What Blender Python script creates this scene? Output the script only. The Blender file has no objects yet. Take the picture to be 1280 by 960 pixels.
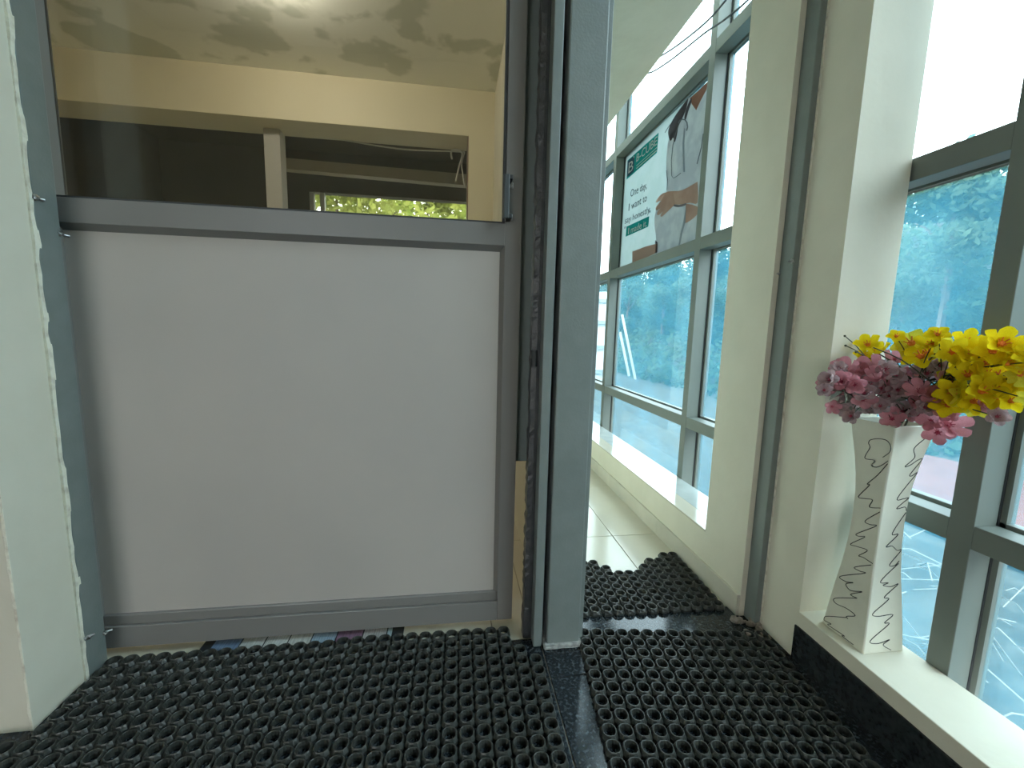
import bpy, bmesh, math, random
from mathutils import Vector, Matrix
random.seed(7)
scene = bpy.context.scene
C = scene.collection

# ------------------------------------------------------------------ camera
F_PX, CAM_H = 520.47, 0.92
YAW, PITCH, ROLL = math.radians(-8.091), math.radians(7.385), math.radians(1.394)
fwd = Vector((-math.sin(YAW) * math.cos(PITCH), math.cos(YAW) * math.cos(PITCH), -math.sin(PITCH)))
rgt0 = Vector((math.cos(YAW), math.sin(YAW), 0))
up0 = rgt0.cross(fwd)
cx_ = rgt0 * math.cos(ROLL) + up0 * math.sin(ROLL)
cu_ = -rgt0 * math.sin(ROLL) + up0 * math.cos(ROLL)
CAM = Vector((0, 0, CAM_H))
cam_data = bpy.data.cameras.new('camera')
cam_data.sensor_width = 36
cam_data.lens = F_PX / 1280 * 36
cam_data.clip_start = 0.02
cam_data.clip_end = 300
cam = bpy.data.objects.new('camera', cam_data)
C.objects.link(cam)
m3 = Matrix((cx_, cu_, -fwd)).transposed()
cam.matrix_world = Matrix.Translation(CAM) @ m3.to_4x4()
scene.camera = cam

def ray(x, y): return cx_ * ((x - 640) / F_PX) - cu_ * ((y - 480) / F_PX) + fwd
def onx(x, y, X): d = ray(x, y); return CAM + d * (X / d.x)
def ony(x, y, Y): d = ray(x, y); return CAM + d * (Y / d.y)
def onz(x, y, Z): d = ray(x, y); return CAM + d * ((Z - CAM_H) / d.z)

# ------------------------------------------------------------------ view + sky + sun
scene.view_settings.view_transform = 'Standard'
scene.view_settings.look = 'None'
scene.view_settings.gamma = 1
scene.view_settings.use_curve_mapping = False
scene.view_settings.exposure = 0.0
scene.cycles.use_denoising = True
scene.cycles.max_bounces = 10
scene.cycles.diffuse_bounces = 6
scene.cycles.glossy_bounces = 4
scene.cycles.transparent_max_bounces = 16
scene.cycles.caustics_reflective = False
scene.cycles.caustics_refractive = False
scene.cycles.sample_clamp_indirect = 8

world = bpy.data.worlds.new('sky')
scene.world = world
world.use_nodes = True
wn, wl = world.node_tree.nodes, world.node_tree.links
wn.clear()
w_out = wn.new('ShaderNodeOutputWorld'); w_bg = wn.new('ShaderNodeBackground')
w_tc = wn.new('ShaderNodeTexCoord'); w_sep = wn.new('ShaderNodeSeparateXYZ')
w_ramp = wn.new('ShaderNodeValToRGB'); w_noise = wn.new('ShaderNodeTexNoise'); w_mix = wn.new('ShaderNodeMix')
w_mix.data_type = 'RGBA'
w_noise.inputs['Scale'].default_value = 2.2; w_noise.inputs['Detail'].default_value = 5
w_ramp.color_ramp.elements[0].color = (0.95, 0.98, 1.0, 1)
w_ramp.color_ramp.elements[1].color = (0.62, 0.84, 1.0, 1)
w_ramp.color_ramp.elements[1].position = 0.9
wl.new(w_tc.outputs['Generated'], w_sep.inputs[0]); wl.new(w_tc.outputs['Generated'], w_noise.inputs['Vector'])
wl.new(w_sep.outputs['Z'], w_ramp.inputs[0])
wl.new(w_noise.outputs['Fac'], w_mix.inputs[0])
wl.new(w_ramp.outputs[0], w_mix.inputs[6]); w_mix.inputs[7].default_value = (1, 1, 1, 1)
wl.new(w_mix.outputs[2], w_bg.inputs['Color'])
w_bg.inputs['Strength'].default_value = 10.0
wl.new(w_bg.outputs[0], w_out.inputs[0])

sun_d = bpy.data.lights.new('sun_offscreen', 'SUN'); sun_d.energy = 3.0; sun_d.angle = 0.02; sun_d.color = (1, .95, .86)
sun = bpy.data.objects.new('sun_offscreen', sun_d); C.objects.link(sun)
sun.location = (-10, 8, 20)
sun.rotation_euler = Vector((0.62, -0.35, -1.0)).to_track_quat('-Z', 'Y').to_euler()

# ------------------------------------------------------------------ materials
MATS = {}
def mat(name, col, rough=.6, metal=0, noise=None, col2=None, bump=0, bscale=60, spec=.5, coat=0, lo=.35, hi=.65, detail=4, coord='Object', stretch=None):
    if name in MATS: return MATS[name]
    m = bpy.data.materials.new(name); m.use_nodes = True
    n, l = m.node_tree.nodes, m.node_tree.links
    b = n['Principled BSDF']
    b.inputs['Base Color'].default_value = (*col, 1); b.inputs['Roughness'].default_value = rough
    b.inputs['Metallic'].default_value = metal; b.inputs['Specular IOR Level'].default_value = spec
    if coat: b.inputs['Coat Weight'].default_value = coat; b.inputs['Coat Roughness'].default_value = .06
    tc = n.new('ShaderNodeTexCoord'); vec = tc.outputs[coord]
    if stretch:
        mp = n.new('ShaderNodeMapping'); mp.inputs['Scale'].default_value = stretch
        l.new(vec, mp.inputs[0]); vec = mp.outputs[0]
    if noise:
        t = n.new('ShaderNodeTexNoise'); t.inputs['Scale'].default_value = noise; t.inputs['Detail'].default_value = detail
        l.new(vec, t.inputs['Vector'])
        r = n.new('ShaderNodeValToRGB'); r.color_ramp.elements[0].position = lo; r.color_ramp.elements[1].position = hi
        r.color_ramp.elements[0].color = (*col, 1); r.color_ramp.elements[1].color = (*(col2 or col), 1)
        l.new(t.outputs['Fac'], r.inputs[0]); l.new(r.outputs[0], b.inputs['Base Color'])
    if bump:
        t2 = n.new('ShaderNodeTexNoise'); t2.inputs['Scale'].default_value = bscale; t2.inputs['Detail'].default_value = 5
        l.new(vec, t2.inputs['Vector'])
        bp = n.new('ShaderNodeBump'); bp.inputs['Strength'].default_value = bump; bp.inputs['Distance'].default_value = .004
        l.new(t2.outputs['Fac'], bp.inputs['Height']); l.new(bp.outputs[0], b.inputs['Normal'])
    MATS[name] = m
    return m

def glass_mat(name, tint, dust=.06, dustcol=(.8, .9, .95), refl=1.0):
    m = bpy.data.materials.new(name); m.use_nodes = True
    n, l = m.node_tree.nodes, m.node_tree.links
    n.clear()
    out = n.new('ShaderNodeOutputMaterial'); tr = n.new('ShaderNodeBsdfTransparent'); gl = n.new('ShaderNodeBsdfGlossy')
    lw = n.new('ShaderNodeLayerWeight'); lw.inputs['Blend'].default_value = .5
    pw = n.new('ShaderNodeMath'); pw.operation = 'POWER'; pw.inputs[1].default_value = 5; l.new(lw.outputs['Facing'], pw.inputs[0])
    fr = n.new('ShaderNodeMath'); fr.operation = 'MULTIPLY_ADD'; fr.inputs[1].default_value = .96; fr.inputs[2].default_value = .04; l.new(pw.outputs[0], fr.inputs[0])
    tr.inputs[0].default_value = (*tint, 1); gl.inputs['Roughness'].default_value = 0.0
    mul = n.new('ShaderNodeMath'); mul.operation = 'MULTIPLY'; mul.inputs[1].default_value = refl
    l.new(fr.outputs[0], mul.inputs[0])
    mx = n.new('ShaderNodeMixShader'); l.new(mul.outputs[0], mx.inputs[0]); l.new(tr.outputs[0], mx.inputs[1]); l.new(gl.outputs[0], mx.inputs[2])
    if dust:
        tl = n.new('ShaderNodeBsdfTranslucent'); tl.inputs[0].default_value = (*dustcol, 1)
        t = n.new('ShaderNodeTexNoise'); t.inputs['Scale'].default_value = 5; t.inputs['Detail'].default_value = 6
        tc = n.new('ShaderNodeTexCoord'); l.new(tc.outputs['Object'], t.inputs['Vector'])
        mr = n.new('ShaderNodeMapRange'); mr.inputs[1].default_value = .3; mr.inputs[2].default_value = .75
        mr.inputs[3].default_value = dust * .7; mr.inputs[4].default_value = dust * 1.3
        l.new(t.outputs['Fac'], mr.inputs[0])
        m2 = n.new('ShaderNodeMixShader'); l.new(mr.outputs[0], m2.inputs[0]); l.new(mx.outputs[0], m2.inputs[1]); l.new(tl.outputs[0], m2.inputs[2])
        l.new(m2.outputs[0], out.inputs[0])
    else:
        l.new(mx.outputs[0], out.inputs[0])
    return m

def thin_mat(name, col, col2=None, noise=30, trans=.4, lo=.4, hi=.6):
    """leaf / petal / paper: diffuse mixed with translucent"""
    if name in MATS: return MATS[name]
    m = bpy.data.materials.new(name); m.use_nodes = True
    n, l = m.node_tree.nodes, m.node_tree.links
    n.clear()
    out = n.new('ShaderNodeOutputMaterial'); d = n.new('ShaderNodeBsdfDiffuse'); t = n.new('ShaderNodeBsdfTranslucent')
    mx = n.new('ShaderNodeMixShader'); mx.inputs[0].default_value = trans
    l.new(d.outputs[0], mx.inputs[1]); l.new(t.outputs[0], mx.inputs[2]); l.new(mx.outputs[0], out.inputs[0])
    tc = n.new('ShaderNodeTexCoord'); tx = n.new('ShaderNodeTexNoise'); tx.inputs['Scale'].default_value = noise
    l.new(tc.outputs['Object'], tx.inputs['Vector'])
    r = n.new('ShaderNodeValToRGB'); r.color_ramp.elements[0].position = lo; r.color_ramp.elements[1].position = hi
    r.color_ramp.elements[0].color = (*col, 1); r.color_ramp.elements[1].color = (*(col2 or col), 1)
    l.new(tx.outputs['Fac'], r.inputs[0])
    l.new(r.outputs[0], d.inputs[0]); l.new(r.outputs[0], t.inputs[0])
    MATS[name] = m
    return m

M_PLASTER = mat('cream_plaster', (.74, .70, .58), .75, noise=7, col2=(.70, .66, .54), bump=.25, bscale=25)
M_PLASTER_EDGE = mat('ragged_plaster', (.88, .85, .72), .8, noise=40, col2=(.62, .56, .46), bump=.6, bscale=120, lo=.45, hi=.75)
M_STEEL = mat('grey_painted_steel', (.20, .225, .215), .33, noise=18, col2=(.18, .205, .195), bump=.12, bscale=160)
M_STEEL_DARK = mat('dark_painted_steel', (.045, .05, .055), .35, noise=30, col2=(.07, .075, .08), bump=.5, bscale=130)
M_DOORALU = mat('door_grey_frame', (.20, .19, .18), .40, bump=.05, bscale=300)
M_PANEL = mat('door_taupe_panel', (.46, .42, .38), .55, noise=2.5, col2=(.43, .395, .36), bump=.06, bscale=500)
M_GASKET = mat('black_gasket', (.03, .033, .036), .5)
M_CHROME = mat('zinc_bracket', (.6, .6, .6), .35, metal=1, noise=80, col2=(.3, .3, .3))
M_WINFRAME = mat('green_grey_window_frame', (.17, .19, .17), .45, noise=6, col2=(.155, .175, .155))
M_BEAD = M_WINFRAME
M_TILE = mat('cream_floor_tile', (.64, .59, .48), .12, noise=4, col2=(.59, .545, .445))
M_GROUT = mat('tile_grout', (.35, .31, .25), .8)
M_SKIRT_TILE = mat('skirting_tile', (.66, .62, .52), .25, noise=5, col2=(.56, .53, .45))
M_LEDGE = mat('ledge_tile', (.50, .54, .53), .15, noise=12, col2=(.44, .48, .47))
M_GRANITE = mat('black_granite', (.012, .016, .02), .12, noise=120, col2=(.10, .12, .13), lo=.52, hi=.78, detail=8)
M_BLACKSKIRT = mat('black_gloss_skirting', (.012, .016, .018), .25, noise=90, col2=(.03, .035, .037))
M_RUBBER = mat('black_rubber', (.027, .029, .025), .30, noise=60, col2=(.050, .052, .045), bump=.2, bscale=300)
M_VASE = mat('white_painted_vase', (.72, .70, .59), .5, noise=14, col2=(.66, .64, .54), bump=.15, bscale=90)
M_INK = mat('black_ink', (.012, .012, .015), .6)
M_INT_CEIL = mat('stained_ceiling', (.88, .88, .80), .8, noise=2.3, col2=(.63, .64, .55), lo=.52, hi=.56, detail=14)
M_INT_WALL = mat('interior_cream_wall', (.78, .71, .53), .7, noise=1.6, col2=(.73, .65, .47))
M_SOFFIT = M_INT_WALL
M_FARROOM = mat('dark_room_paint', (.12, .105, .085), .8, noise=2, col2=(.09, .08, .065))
M_PALEBEAM = mat('pale_beam_paint', (.52, .45, .34), .7)
M_GREYCOL = mat('grey_column_paint', (.50, .48, .45), .6)
M_LANDING = M_PLASTER
M_WHITE = mat('white_paint', (.8, .8, .78), .6)
M_GLASS = glass_mat('tinted_window_glass', (.87, .94, .945), .085, (.16, .70, 1.0))
M_DOORGLASS = glass_mat('door_glass', (.88, .89, .86), .012, (.8, .8, .75), 1.35)
M_SOIL = mat('dry_grass_ground', (.060, .062, .055), .9, noise=9, col2=(.115, .115, .105), lo=.45, hi=.62, detail=10)
M_RED = mat('red_paving', (.125, .042, .032), .85, noise=3, col2=(.15, .052, .04))
M_HILL = mat('hillside_green', (.12, .17, .10), .95, noise=2.4, col2=(.22, .27, .19), detail=10)
M_BARK = mat('bark', (.16, .11, .08), .9, noise=20, col2=(.10, .07, .05))
M_LEAF = thin_mat('leaf_green', (.055, .095, .055), (.105, .155, .105), .9)
M_LEAF2 = thin_mat('leaf_yellow_green', (.22, .28, .05), (.36, .38, .10), 1.5, .55)
M_YELLOW = thin_mat('yellow_petal', (.88, .74, .02), (.80, .58, .01), 45, .35)
M_PINK = thin_mat('pink_petal', (.72, .36, .40), (.56, .24, .29), 45, .3)
M_PALEPINK = thin_mat('dusty_pink_petal', (.40, .29, .30), (.60, .44, .45), 45, .3)
M_ORANGE = mat('orange_flower_heart', (.72, .20, .02), .7)
M_MAGENTA = mat('dark_pink_heart', (.42, .07, .12), .7)
M_STEM = mat('flower_stem', (.05, .055, .03), .7)
M_LEAFDUSTY = thin_mat('dusty_leaf', (.20, .22, .18), (.30, .31, .27), 60, .2)
M_WIRE = mat('cable_sheath', (.06, .07, .08), .5)
M_WIREPALE = mat('pale_cable_sheath', (.55, .53, .48), .5)
M_WOOD = mat('pale_timber', (.62, .60, .55), .8, noise=10, col2=(.52, .50, .46))

# ------------------------------------------------------------------ helpers
def bx(bm, x0, x1, y0, y1, z0, z1, bevel=0):
    vs = [bm.verts.new((x, y, z)) for x in (x0, x1) for y in (y0, y1) for z in (z0, z1)]
    f = [(0, 1, 3, 2), (4, 6, 7, 5), (0, 4, 5, 1), (2, 3, 7, 6), (0, 2, 6, 4), (1, 5, 7, 3)]
    fs = [bm.faces.new([vs[i] for i in q]) for q in f]
    if bevel:
        es = list({e for g in fs for e in g.edges})
        bmesh.ops.bevel(bm, geom=es, offset=bevel, segments=2, affect='EDGES', profile=.5)

def obj(name, bm, m, parent=None, smooth=False):
    if isinstance(bm, bmesh.types.BMesh):
        me = bpy.data.meshes.new(name); bmesh.ops.recalc_face_normals(bm, faces=bm.faces[:]); bm.to_mesh(me); bm.free()
    else: me = bm
    o = bpy.data.objects.new(name, me); C.objects.link(o)
    if m and not me.materials: me.materials.append(m)
    if smooth:
        for p in me.polygons: p.use_smooth = True
    if parent: o.parent = parent
    return o

def box(name, dims, m, parent=None, bevel=0):
    bm = bmesh.new(); bx(bm, *dims, bevel=bevel)
    return obj(name, bm, m, parent)

def tag(o, label, cat, group=None, kind=None):
    o['label'] = label; o['category'] = cat
    if group: o['group'] = group
    if kind: o['kind'] = kind
    return o

def empty(name, loc=(0, 0, 0)):
    o = bpy.data.objects.new(name, None); o.empty_display_size = .05; C.objects.link(o); o.location = loc
    return o

def struct(o, label, cat): return tag(o, label, cat, kind='structure')

def rel(o, parent):
    """parent o keeping its world placement (parent only translated)"""
    o.parent = parent; o.location = Vector(o.location) - Vector(parent.location)
    return o

def tube_bm(bm, pts, r, seg=8, r1=None, caps=True):
    pts = [Vector(p) for p in pts]
    rings = []
    t0 = (pts[1] - pts[0]).normalized()
    ref = Vector((0, 0, 1)) if abs(t0.z) < .9 else Vector((1, 0, 0))
    n = t0.cross(ref).normalized()
    for i, p in enumerate(pts):
        t = (pts[min(i + 1, len(pts) - 1)] - pts[max(i - 1, 0)])
        if t.length < 1e-9: t = t0.copy()
        t.normalize()
        n = (n - t * n.dot(t))
        if n.length < 1e-6: n = t.cross(Vector((.3, .5, .8)))
        n.normalize(); b = t.cross(n)
        rr = r if r1 is None else r + (r1 - r) * i / (len(pts) - 1)
        rings.append([bm.verts.new(p + (n * math.cos(a) + b * math.sin(a)) * rr) for a in [2 * math.pi * k / seg for k in range(seg)]])
    for a, b2 in zip(rings, rings[1:]):
        for k in range(seg): bm.faces.new((a[k], a[(k + 1) % seg], b2[(k + 1) % seg], b2[k]))
    if caps:
        bm.faces.new(rings[0][::-1]); bm.faces.new(rings[-1])

def smooth_path(pts, n=6):
    pts = [Vector(p) for p in pts]; out = []
    for i in range(len(pts) - 1):
        p0, p1, p2, p3 = pts[max(i - 1, 0)], pts[i], pts[i + 1], pts[min(i + 2, len(pts) - 1)]
        for k in range(n):
            t = k / n
            out.append(.5 * ((2 * p1) + (p2 - p0) * t + (2 * p0 - 5 * p1 + 4 * p2 - p3) * t * t + (3 * p1 - p0 - 3 * p2 + p3) * t ** 3))
    out.append(pts[-1])
    return out

# ================================================================== THE SETTING
# ---- floor: grout bed with cream tiles beyond the door line, granite slabs on the landing
floor = struct(empty('floor'), 'cream tiled corridor floor and black granite landing floor', 'floor')
box('grout_bed', (-3.3, 1.0, 1.12, 6.2, -.12, -.004), M_GROUT, floor)
tile_me = {}
def tile(x0, x1, y0, y1, m, nm):
    g = .0016
    k = (round(x1 - x0, 3), round(y1 - y0, 3), nm)
    if k not in tile_me:
        bm = bmesh.new(); w, d = (x1 - x0) / 2 - g, (y1 - y0) / 2 - g
        bx(bm, -w, w, -d, d, -.03, 0, bevel=.0012)
        me = bpy.data.meshes.new(nm); bm.to_mesh(me); bm.free(); me.materials.append(m); tile_me[k] = me
    o = obj(nm, tile_me[k], None, floor); o.location = ((x0 + x1) / 2, (y0 + y1) / 2, 0)
xs = [-3.3, -2.877, -2.277, -1.677, -1.077, -.477, .123, .723, .955]
ysr = [1.125, 1.712, 2.31, 2.91, 3.51, 4.11, 4.71, 5.31, 6.2]
for a, b in zip(xs, xs[1:]):
    for k, (c, d) in enumerate(zip(ysr, ysr[1:])):
        if k == 0 and a >= .123:
            c = 1.20
            if a < .7: tile(a, .24, 1.125, d, M_TILE, 'tile'); tile(.24, b, c, d, M_TILE, 'tile'); continue
        tile(a, b, c, d, M_TILE, 'tile')
box('granite_bed', (-3.3, 1.0, -3.4, 1.12, -.12, -.004), M_GROUT, floor)
for a, b in ((-3.3, -2.4), (-2.4, -1.5), (-1.5, -.6), (-.6, .262)):
    for c, d in ((-3.4, -2.7), (-2.7, -1.8), (-1.8, -.9), (-.9, 0), (0, .98), (.98, 1.125)): tile(a, b, c, d, M_GRANITE, 'granite_slab')
for c, d in ((-3.4, -2.7), (-2.7, -1.8), (-1.8, -.9), (-.9, 0), (0, .978), (.978, 1.20)): tile(.262, .985, c, d, M_GRANITE, 'granite_slab')

# ---- walls
def wall(name, boxes, m, label, parts=()):
    bm = bmesh.new()
    for b in boxes: bx(bm, *b)
    return struct(obj(name, bm, m), label, 'wall')

def jag_strip(name, parent, axis, const, e0, dirn, z0, z1, width, thick, m, seed):
    """ragged plaster lip: a thin vertical strip on plane axis=const, from edge e0 outwards by a ragged width"""
    rnd = random.Random(seed); bm = bmesh.new(); rows = []
    z = z0; n = 70
    for i in range(n + 1):
        z = z0 + (z1 - z0) * i / n
        w = width * (.45 + .55 * rnd.random() + .5 * math.sin(z * 7 + seed) ** 4)
        a, b = e0 - dirn * width * .8, e0 + dirn * w
        t = thick * (.6 + .5 * rnd.random())
        if axis == 'x': P = [(const, a, z), (const + t, a, z), (const + t, b - dirn * .002, z), (const, b, z)]
        else: P = [(a, const, z), (a, const - t, z), (b - dirn * .002, const - t, z), (b, const, z)]
        rows.append([bm.verts.new(p) for p in P])
    for r0, r1 in zip(rows, rows[1:]):
        for k in range(4): bm.faces.new((r0[k], r0[(k + 1) % 4], r1[(k + 1) % 4], r1[k]))
    bm.faces.new(rows[0]); bm.faces.new(rows[-1][::-1])
    return obj(name, bm, m, parent)

wl_ = wall('wall_left', [(-3.3, -.932, .967, 1.108, 0, 4.2)], M_PLASTER, 'cream plastered wall end with a bright reveal beside the grey door')
jag_strip('plaster_edge', wl_, 'x', -.932, 1.106, 1, 0, 2.3, .008, .006, M_PLASTER_EDGE, 3)
jag_strip('corner_wear', wl_, 'y', .967, -.934, -1, .0, .75, .004, .0012, M_PLASTER_EDGE, 5)
wall('wall_partition', [(-3.3, -1.0, 1.12, 1.25, 0, 2.7), (-1.0, .3, 1.10, 1.25, 2.34, 4.2), (.3, .978, 1.08, 1.2, 2.34, 4.2)], M_PLASTER, 'cream wall over the grey door')
# pillar at the right of the passage
wr = wall('wall_right', [(.978, 1.142, .965, 1.10, 0, 4.2)], M_PLASTER, 'cream plaster pillar behind the flower vase')
jag_strip('plaster_edge', wr, 'x', .9755, 1.10, 1, .0, 2.5, .006, .004, M_PLASTER_EDGE, 8)
bm = bmesh.new()
rr = random.Random(4)
for k in range(26):
    x = .90 + rr.random() * .075; y = 1.03 + rr.random() * .10; s = .006 + rr.random() * .012
    mt = Matrix.Translation((x, y, s * .3)) @ Matrix.Rotation(rr.random() * 3, 4, Vector((rr.random(), rr.random(), rr.random())).normalized()) @ Matrix.Diagonal((1, .8, .5, 1))
    bmesh.ops.create_icosphere(bm, subdivisions=1, radius=s, matrix=mt)
obj('mortar_rubble', bm, mat('old_mortar', (.22, .18, .15), .9, noise=60, col2=(.34, .29, .25)), wr)
wp = wall('wall_passage', [(.94, 1.205, 1.15, 1.362, 0, 3.0)], M_PLASTER, 'cream pillar between the passage frame and the corridor window')
# low walls beneath the windows
ws = wall('wall_sill', [(.985, 1.143, -.384, .966, 0, .145)], M_PLASTER, 'low cream window ledge that carries the flower vase')
box('nosing', (.978, .990, -.384, .966, .102, .1455), M_PLASTER, ws, bevel=.002)
struct(box('baseboard_right', (.974, .985, -3.2, .972, 0, .102), M_BLACKSKIRT, bevel=.001), 'black skirting strip under the window ledge', 'baseboard')
wc = wall('wall_corridor', [(.94, 1.143, 1.362, 5.0, 0, .188)], M_PLASTER, 'low cream wall under the corridor window')
for k, (a, b) in enumerate(((1.362, 1.96), (1.962, 2.56), (2.562, 3.16), (3.162, 3.76), (3.762, 4.36))):
    box('ledge_tile', (1.018, 1.143, a, b, .188, .194), M_LEDGE, wc)
    box('cap_tile', (.938, 1.0155, a, b, .188, .195), M_TILE, wc)
bb = struct(empty('baseboard_corridor'), 'cream tile skirting along the corridor', 'baseboard')
for a, b in ((1.152, 1.712), (1.714, 2.31), (2.312, 2.91), (2.912, 3.51), (3.512, 4.11)):
    box('skirting_tile', (.930, .940, a, b, 0, .073), M_SKIRT_TILE, bb, bevel=.001)
wall('wall_corridor_inner', [(.30, .395, 1.25, 5.0, 0, 2.7), (.395, .96, 4.9, 5.0, 0, 2.3)], M_PLASTER, 'cream wall between the room and the corridor')
struct(box('wall_fascia', (.94, .97, 1.2, 5.0, 2.23, 3.0), M_PLASTER), 'cream ceiling edge above the corridor window', 'wall')
struct(box('ceiling_corridor', (.395, .94, 1.2, 5.0, 2.23, 2.30), M_PLASTER), 'cream corridor ceiling', 'ceiling')
struct(box('ceiling_landing', (-3.3, 1.205, -3.4, 1.108, 4.2, 4.26), M_LANDING), 'cream landing ceiling', 'ceiling')
struct(box('ceiling_room', (-3.3, .3, 1.25, 3.4, 2.7, 2.76), M_INT_CEIL), 'damp stained ceiling seen through the door glass', 'ceiling')
struct(box('roof_slab', (-3.6, 1.26, 1.2, 6.3, 3.0, 3.15), M_WHITE), 'concrete roof slab', 'roof')
wall('wall_landing_right', [(1.01, 1.2, -3.3, -.385, 0, 4.2)], M_LANDING, 'cream wall past the landing window')
wall('wall_landing_left', [(-3.4, -3.3, -3.4, 1.25, 0, 4.2)], M_LANDING, 'cream landing side wall')
# rear wall: a tall opening left of the camera, to the open air
wall('wall_rear', [(-3.4, -2.15, -3.4, -3.26, 0, 4.2), (-1.20, 1.2, -3.4, -3.26, 0, 4.2), (-2.15, -1.20, -3.4, -3.26, 2.1, 4.2)], M_LANDING, 'cream rear wall with an open doorway')
# room beyond the door
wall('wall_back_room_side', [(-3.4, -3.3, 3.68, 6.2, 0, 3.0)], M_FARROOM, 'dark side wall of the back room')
wall('wall_room_left', [(-3.4, -3.3, 1.25, 3.68, 0, 3.0)], M_INT_WALL, 'cream room side wall')
wf = wall('wall_room_far', [(-3.3, .3, 3.40, 3.68, 2.38, 2.7), (.105, .3, 3.40, 3.68, 0, 2.38)], M_INT_WALL, 'cream room wall with a wide opening and deep soffit')
box('soffit', (-3.3, .105, 3.40, 3.68, 2.376, 2.38), M_SOFFIT, wf)
struct(box('trim_5', (.098, .105, 3.40, 3.68, 0, 2.376), mat('brown_lining', (.20, .13, .09), .6)), 'dark lining of the room opening', 'trim')
struct(box('trim_6', (-1.42, -1.305, 3.56, 3.67, 0, 2.376), M_GREYCOL, bevel=.004), 'grey square column in the room opening', 'column')
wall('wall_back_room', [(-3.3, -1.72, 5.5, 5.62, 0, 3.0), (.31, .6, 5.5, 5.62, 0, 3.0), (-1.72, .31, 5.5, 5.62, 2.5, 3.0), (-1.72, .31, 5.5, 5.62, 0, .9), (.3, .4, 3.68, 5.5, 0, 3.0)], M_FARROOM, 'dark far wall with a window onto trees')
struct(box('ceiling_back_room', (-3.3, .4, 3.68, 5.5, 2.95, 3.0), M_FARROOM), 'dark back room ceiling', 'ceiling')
bm = bmesh.new()
for a, b in ((Vector((-1.68, 4.6, 2.54)), Vector((.14, 4.6, 2.515))),):
    vs = [bm.verts.new(p) for p in (a, b, b - Vector((0, 0, .11)), a - Vector((0, 0, .10)), a + Vector((0, .1, 0)), b + Vector((0, .1, 0)), b + Vector((0, .1, -.11)), a + Vector((0, .1, -.10)))]
    for q in ((0, 1, 2, 3), (4, 7, 6, 5), (0, 4, 5, 1), (3, 2, 6, 7), (0, 3, 7, 4), (1, 5, 6, 2)): bm.faces.new([vs[i] for i in q])
struct(obj('trim_7', bm, M_PALEBEAM), 'pale beam across the dark back room', 'beam')
w3 = struct(empty('window_3', (-.7, 5.56, .9)), 'back room window with leafy trees behind', 'window')
for x in (-1.72, -1.60, .26):
    rel(box('frame_bar', (x, x + .05, 5.52, 5.58, .9, 2.5), M_WHITE if x > -1.7 else M_GREYCOL), w3)
rel(box('pane', (-1.67, .26, 5.548, 5.552, .9, 2.5), M_DOORGLASS), w3)

# ---- facade windows: mullions, transoms, panes
def facade(name, label, y0, y1, mull, z0, z1, trans):
    w = struct(empty(name, (1.17, (y0 + y1) / 2, z0)), label, 'window')
    Xa, Xb = 1.145, 1.205
    cells_y = [y0]
    for a, b in mull:
        rel(box('mullion', (Xa, Xb, a, b, z0, z1), M_WINFRAME, bevel=.0015), w)
        rel(box('gasket', (Xb, Xb + .006, a - .001, b + .001, z0, z1), M_GASKET), w)
        rel(box('glazing_bead', (Xb + .006, Xb + .03, a - .012, b + .012, z0, z1), M_BEAD), w)
        cells_y += [a, b]
    cells_y.append(y1)
    cells_z = [z0]
    for a, b in trans: cells_z += [a, b]
    cells_z.append(z1)
    for i in range(0, len(cells_y), 2):
        c, d = cells_y[i], cells_y[i + 1]
        if d - c < .02: continue
        for a, b in trans:
            rel(box('transom', (Xa + .001, Xb - .001, c, d, a, b), M_WINFRAME, bevel=.0015), w)
            rel(box('glazing_bead', (Xb + .006, Xb + .029, c, d, a - .004, b + .008), M_BEAD), w)
        for j in range(0, len(cells_z), 2):
            rel(box('pane', (1.221, 1.225, c + .004, d - .004, cells_z[j] + .004, cells_z[j + 1] - .004), M_GLASS), w)
    return w
TR = [(.459, .513), (1.318, 1.374), (2.165, 2.222)]
facade('window_1', 'tall green framed corridor window with tinted panes', 1.362, 5.0, [(1.886, 1.932), (3.03, 3.08), (4.18, 4.23)], -.1, 3.0, TR)
facade('window_2', 'tall green framed landing window behind the flower vase', -.385, 1.148, [(-.385, -.34), (.724, .771)], -.1, 4.2, TR + [(3.01, 3.066)])

# ---- door frame (trim)
t1 = struct(box('trim_1', (-.995, -.926, 1.108, 1.166, 0, 2.28), M_STEEL, bevel=.0015), 'grey steel jamb set in the cream reveal', 'door frame')
def lug(parent, p, s=.008, seed=0):
    bm = bmesh.new(); r = random.Random(seed)
    bmesh.ops.create_icosphere(bm, subdivisions=2, radius=s, matrix=Matrix.Translation(p))
    for v in bm.verts: v.co += Vector((r.uniform(-1, 1), r.uniform(-1, 1), r.uniform(-1, 1))) * s * .3
    tube_bm(bm, [p + Vector((-.006, .004, 0)), p + Vector((.006, .016, -.002))], .003)
    o = obj('anchor_lug', bm, M_CHROME, parent); return o
for k, z in enumerate((1.188, .112)): lug(t1, Vector((-.926, 1.112, z)), .007, k)
for z in (1.12, .085): lug(t1, Vector((-.924, 1.163, z)), .005, 9)
t2 = struct(empty('trim_2', (.325, 1.12, 0)), 'grey steel post between the door and the open passage', 'door frame')
def tp(name, d, m, bevel=.003): return rel(box(name, d, m, bevel=bevel), t2)
tp('post', (.274, .372, 1.08, 1.165, .0, 2.3), M_STEEL, .004)
tp('outer_lip', (.372, .388, 1.098, 1.16, .0, 2.3), M_STEEL, .002)
tp('groove', (.262, .274, 1.14, 1.16, .0, 2.3), M_STEEL, 0)
tp('inner_angle', (.236, .262, 1.088, 1.16, .0, 2.3), M_STEEL, .003)
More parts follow.
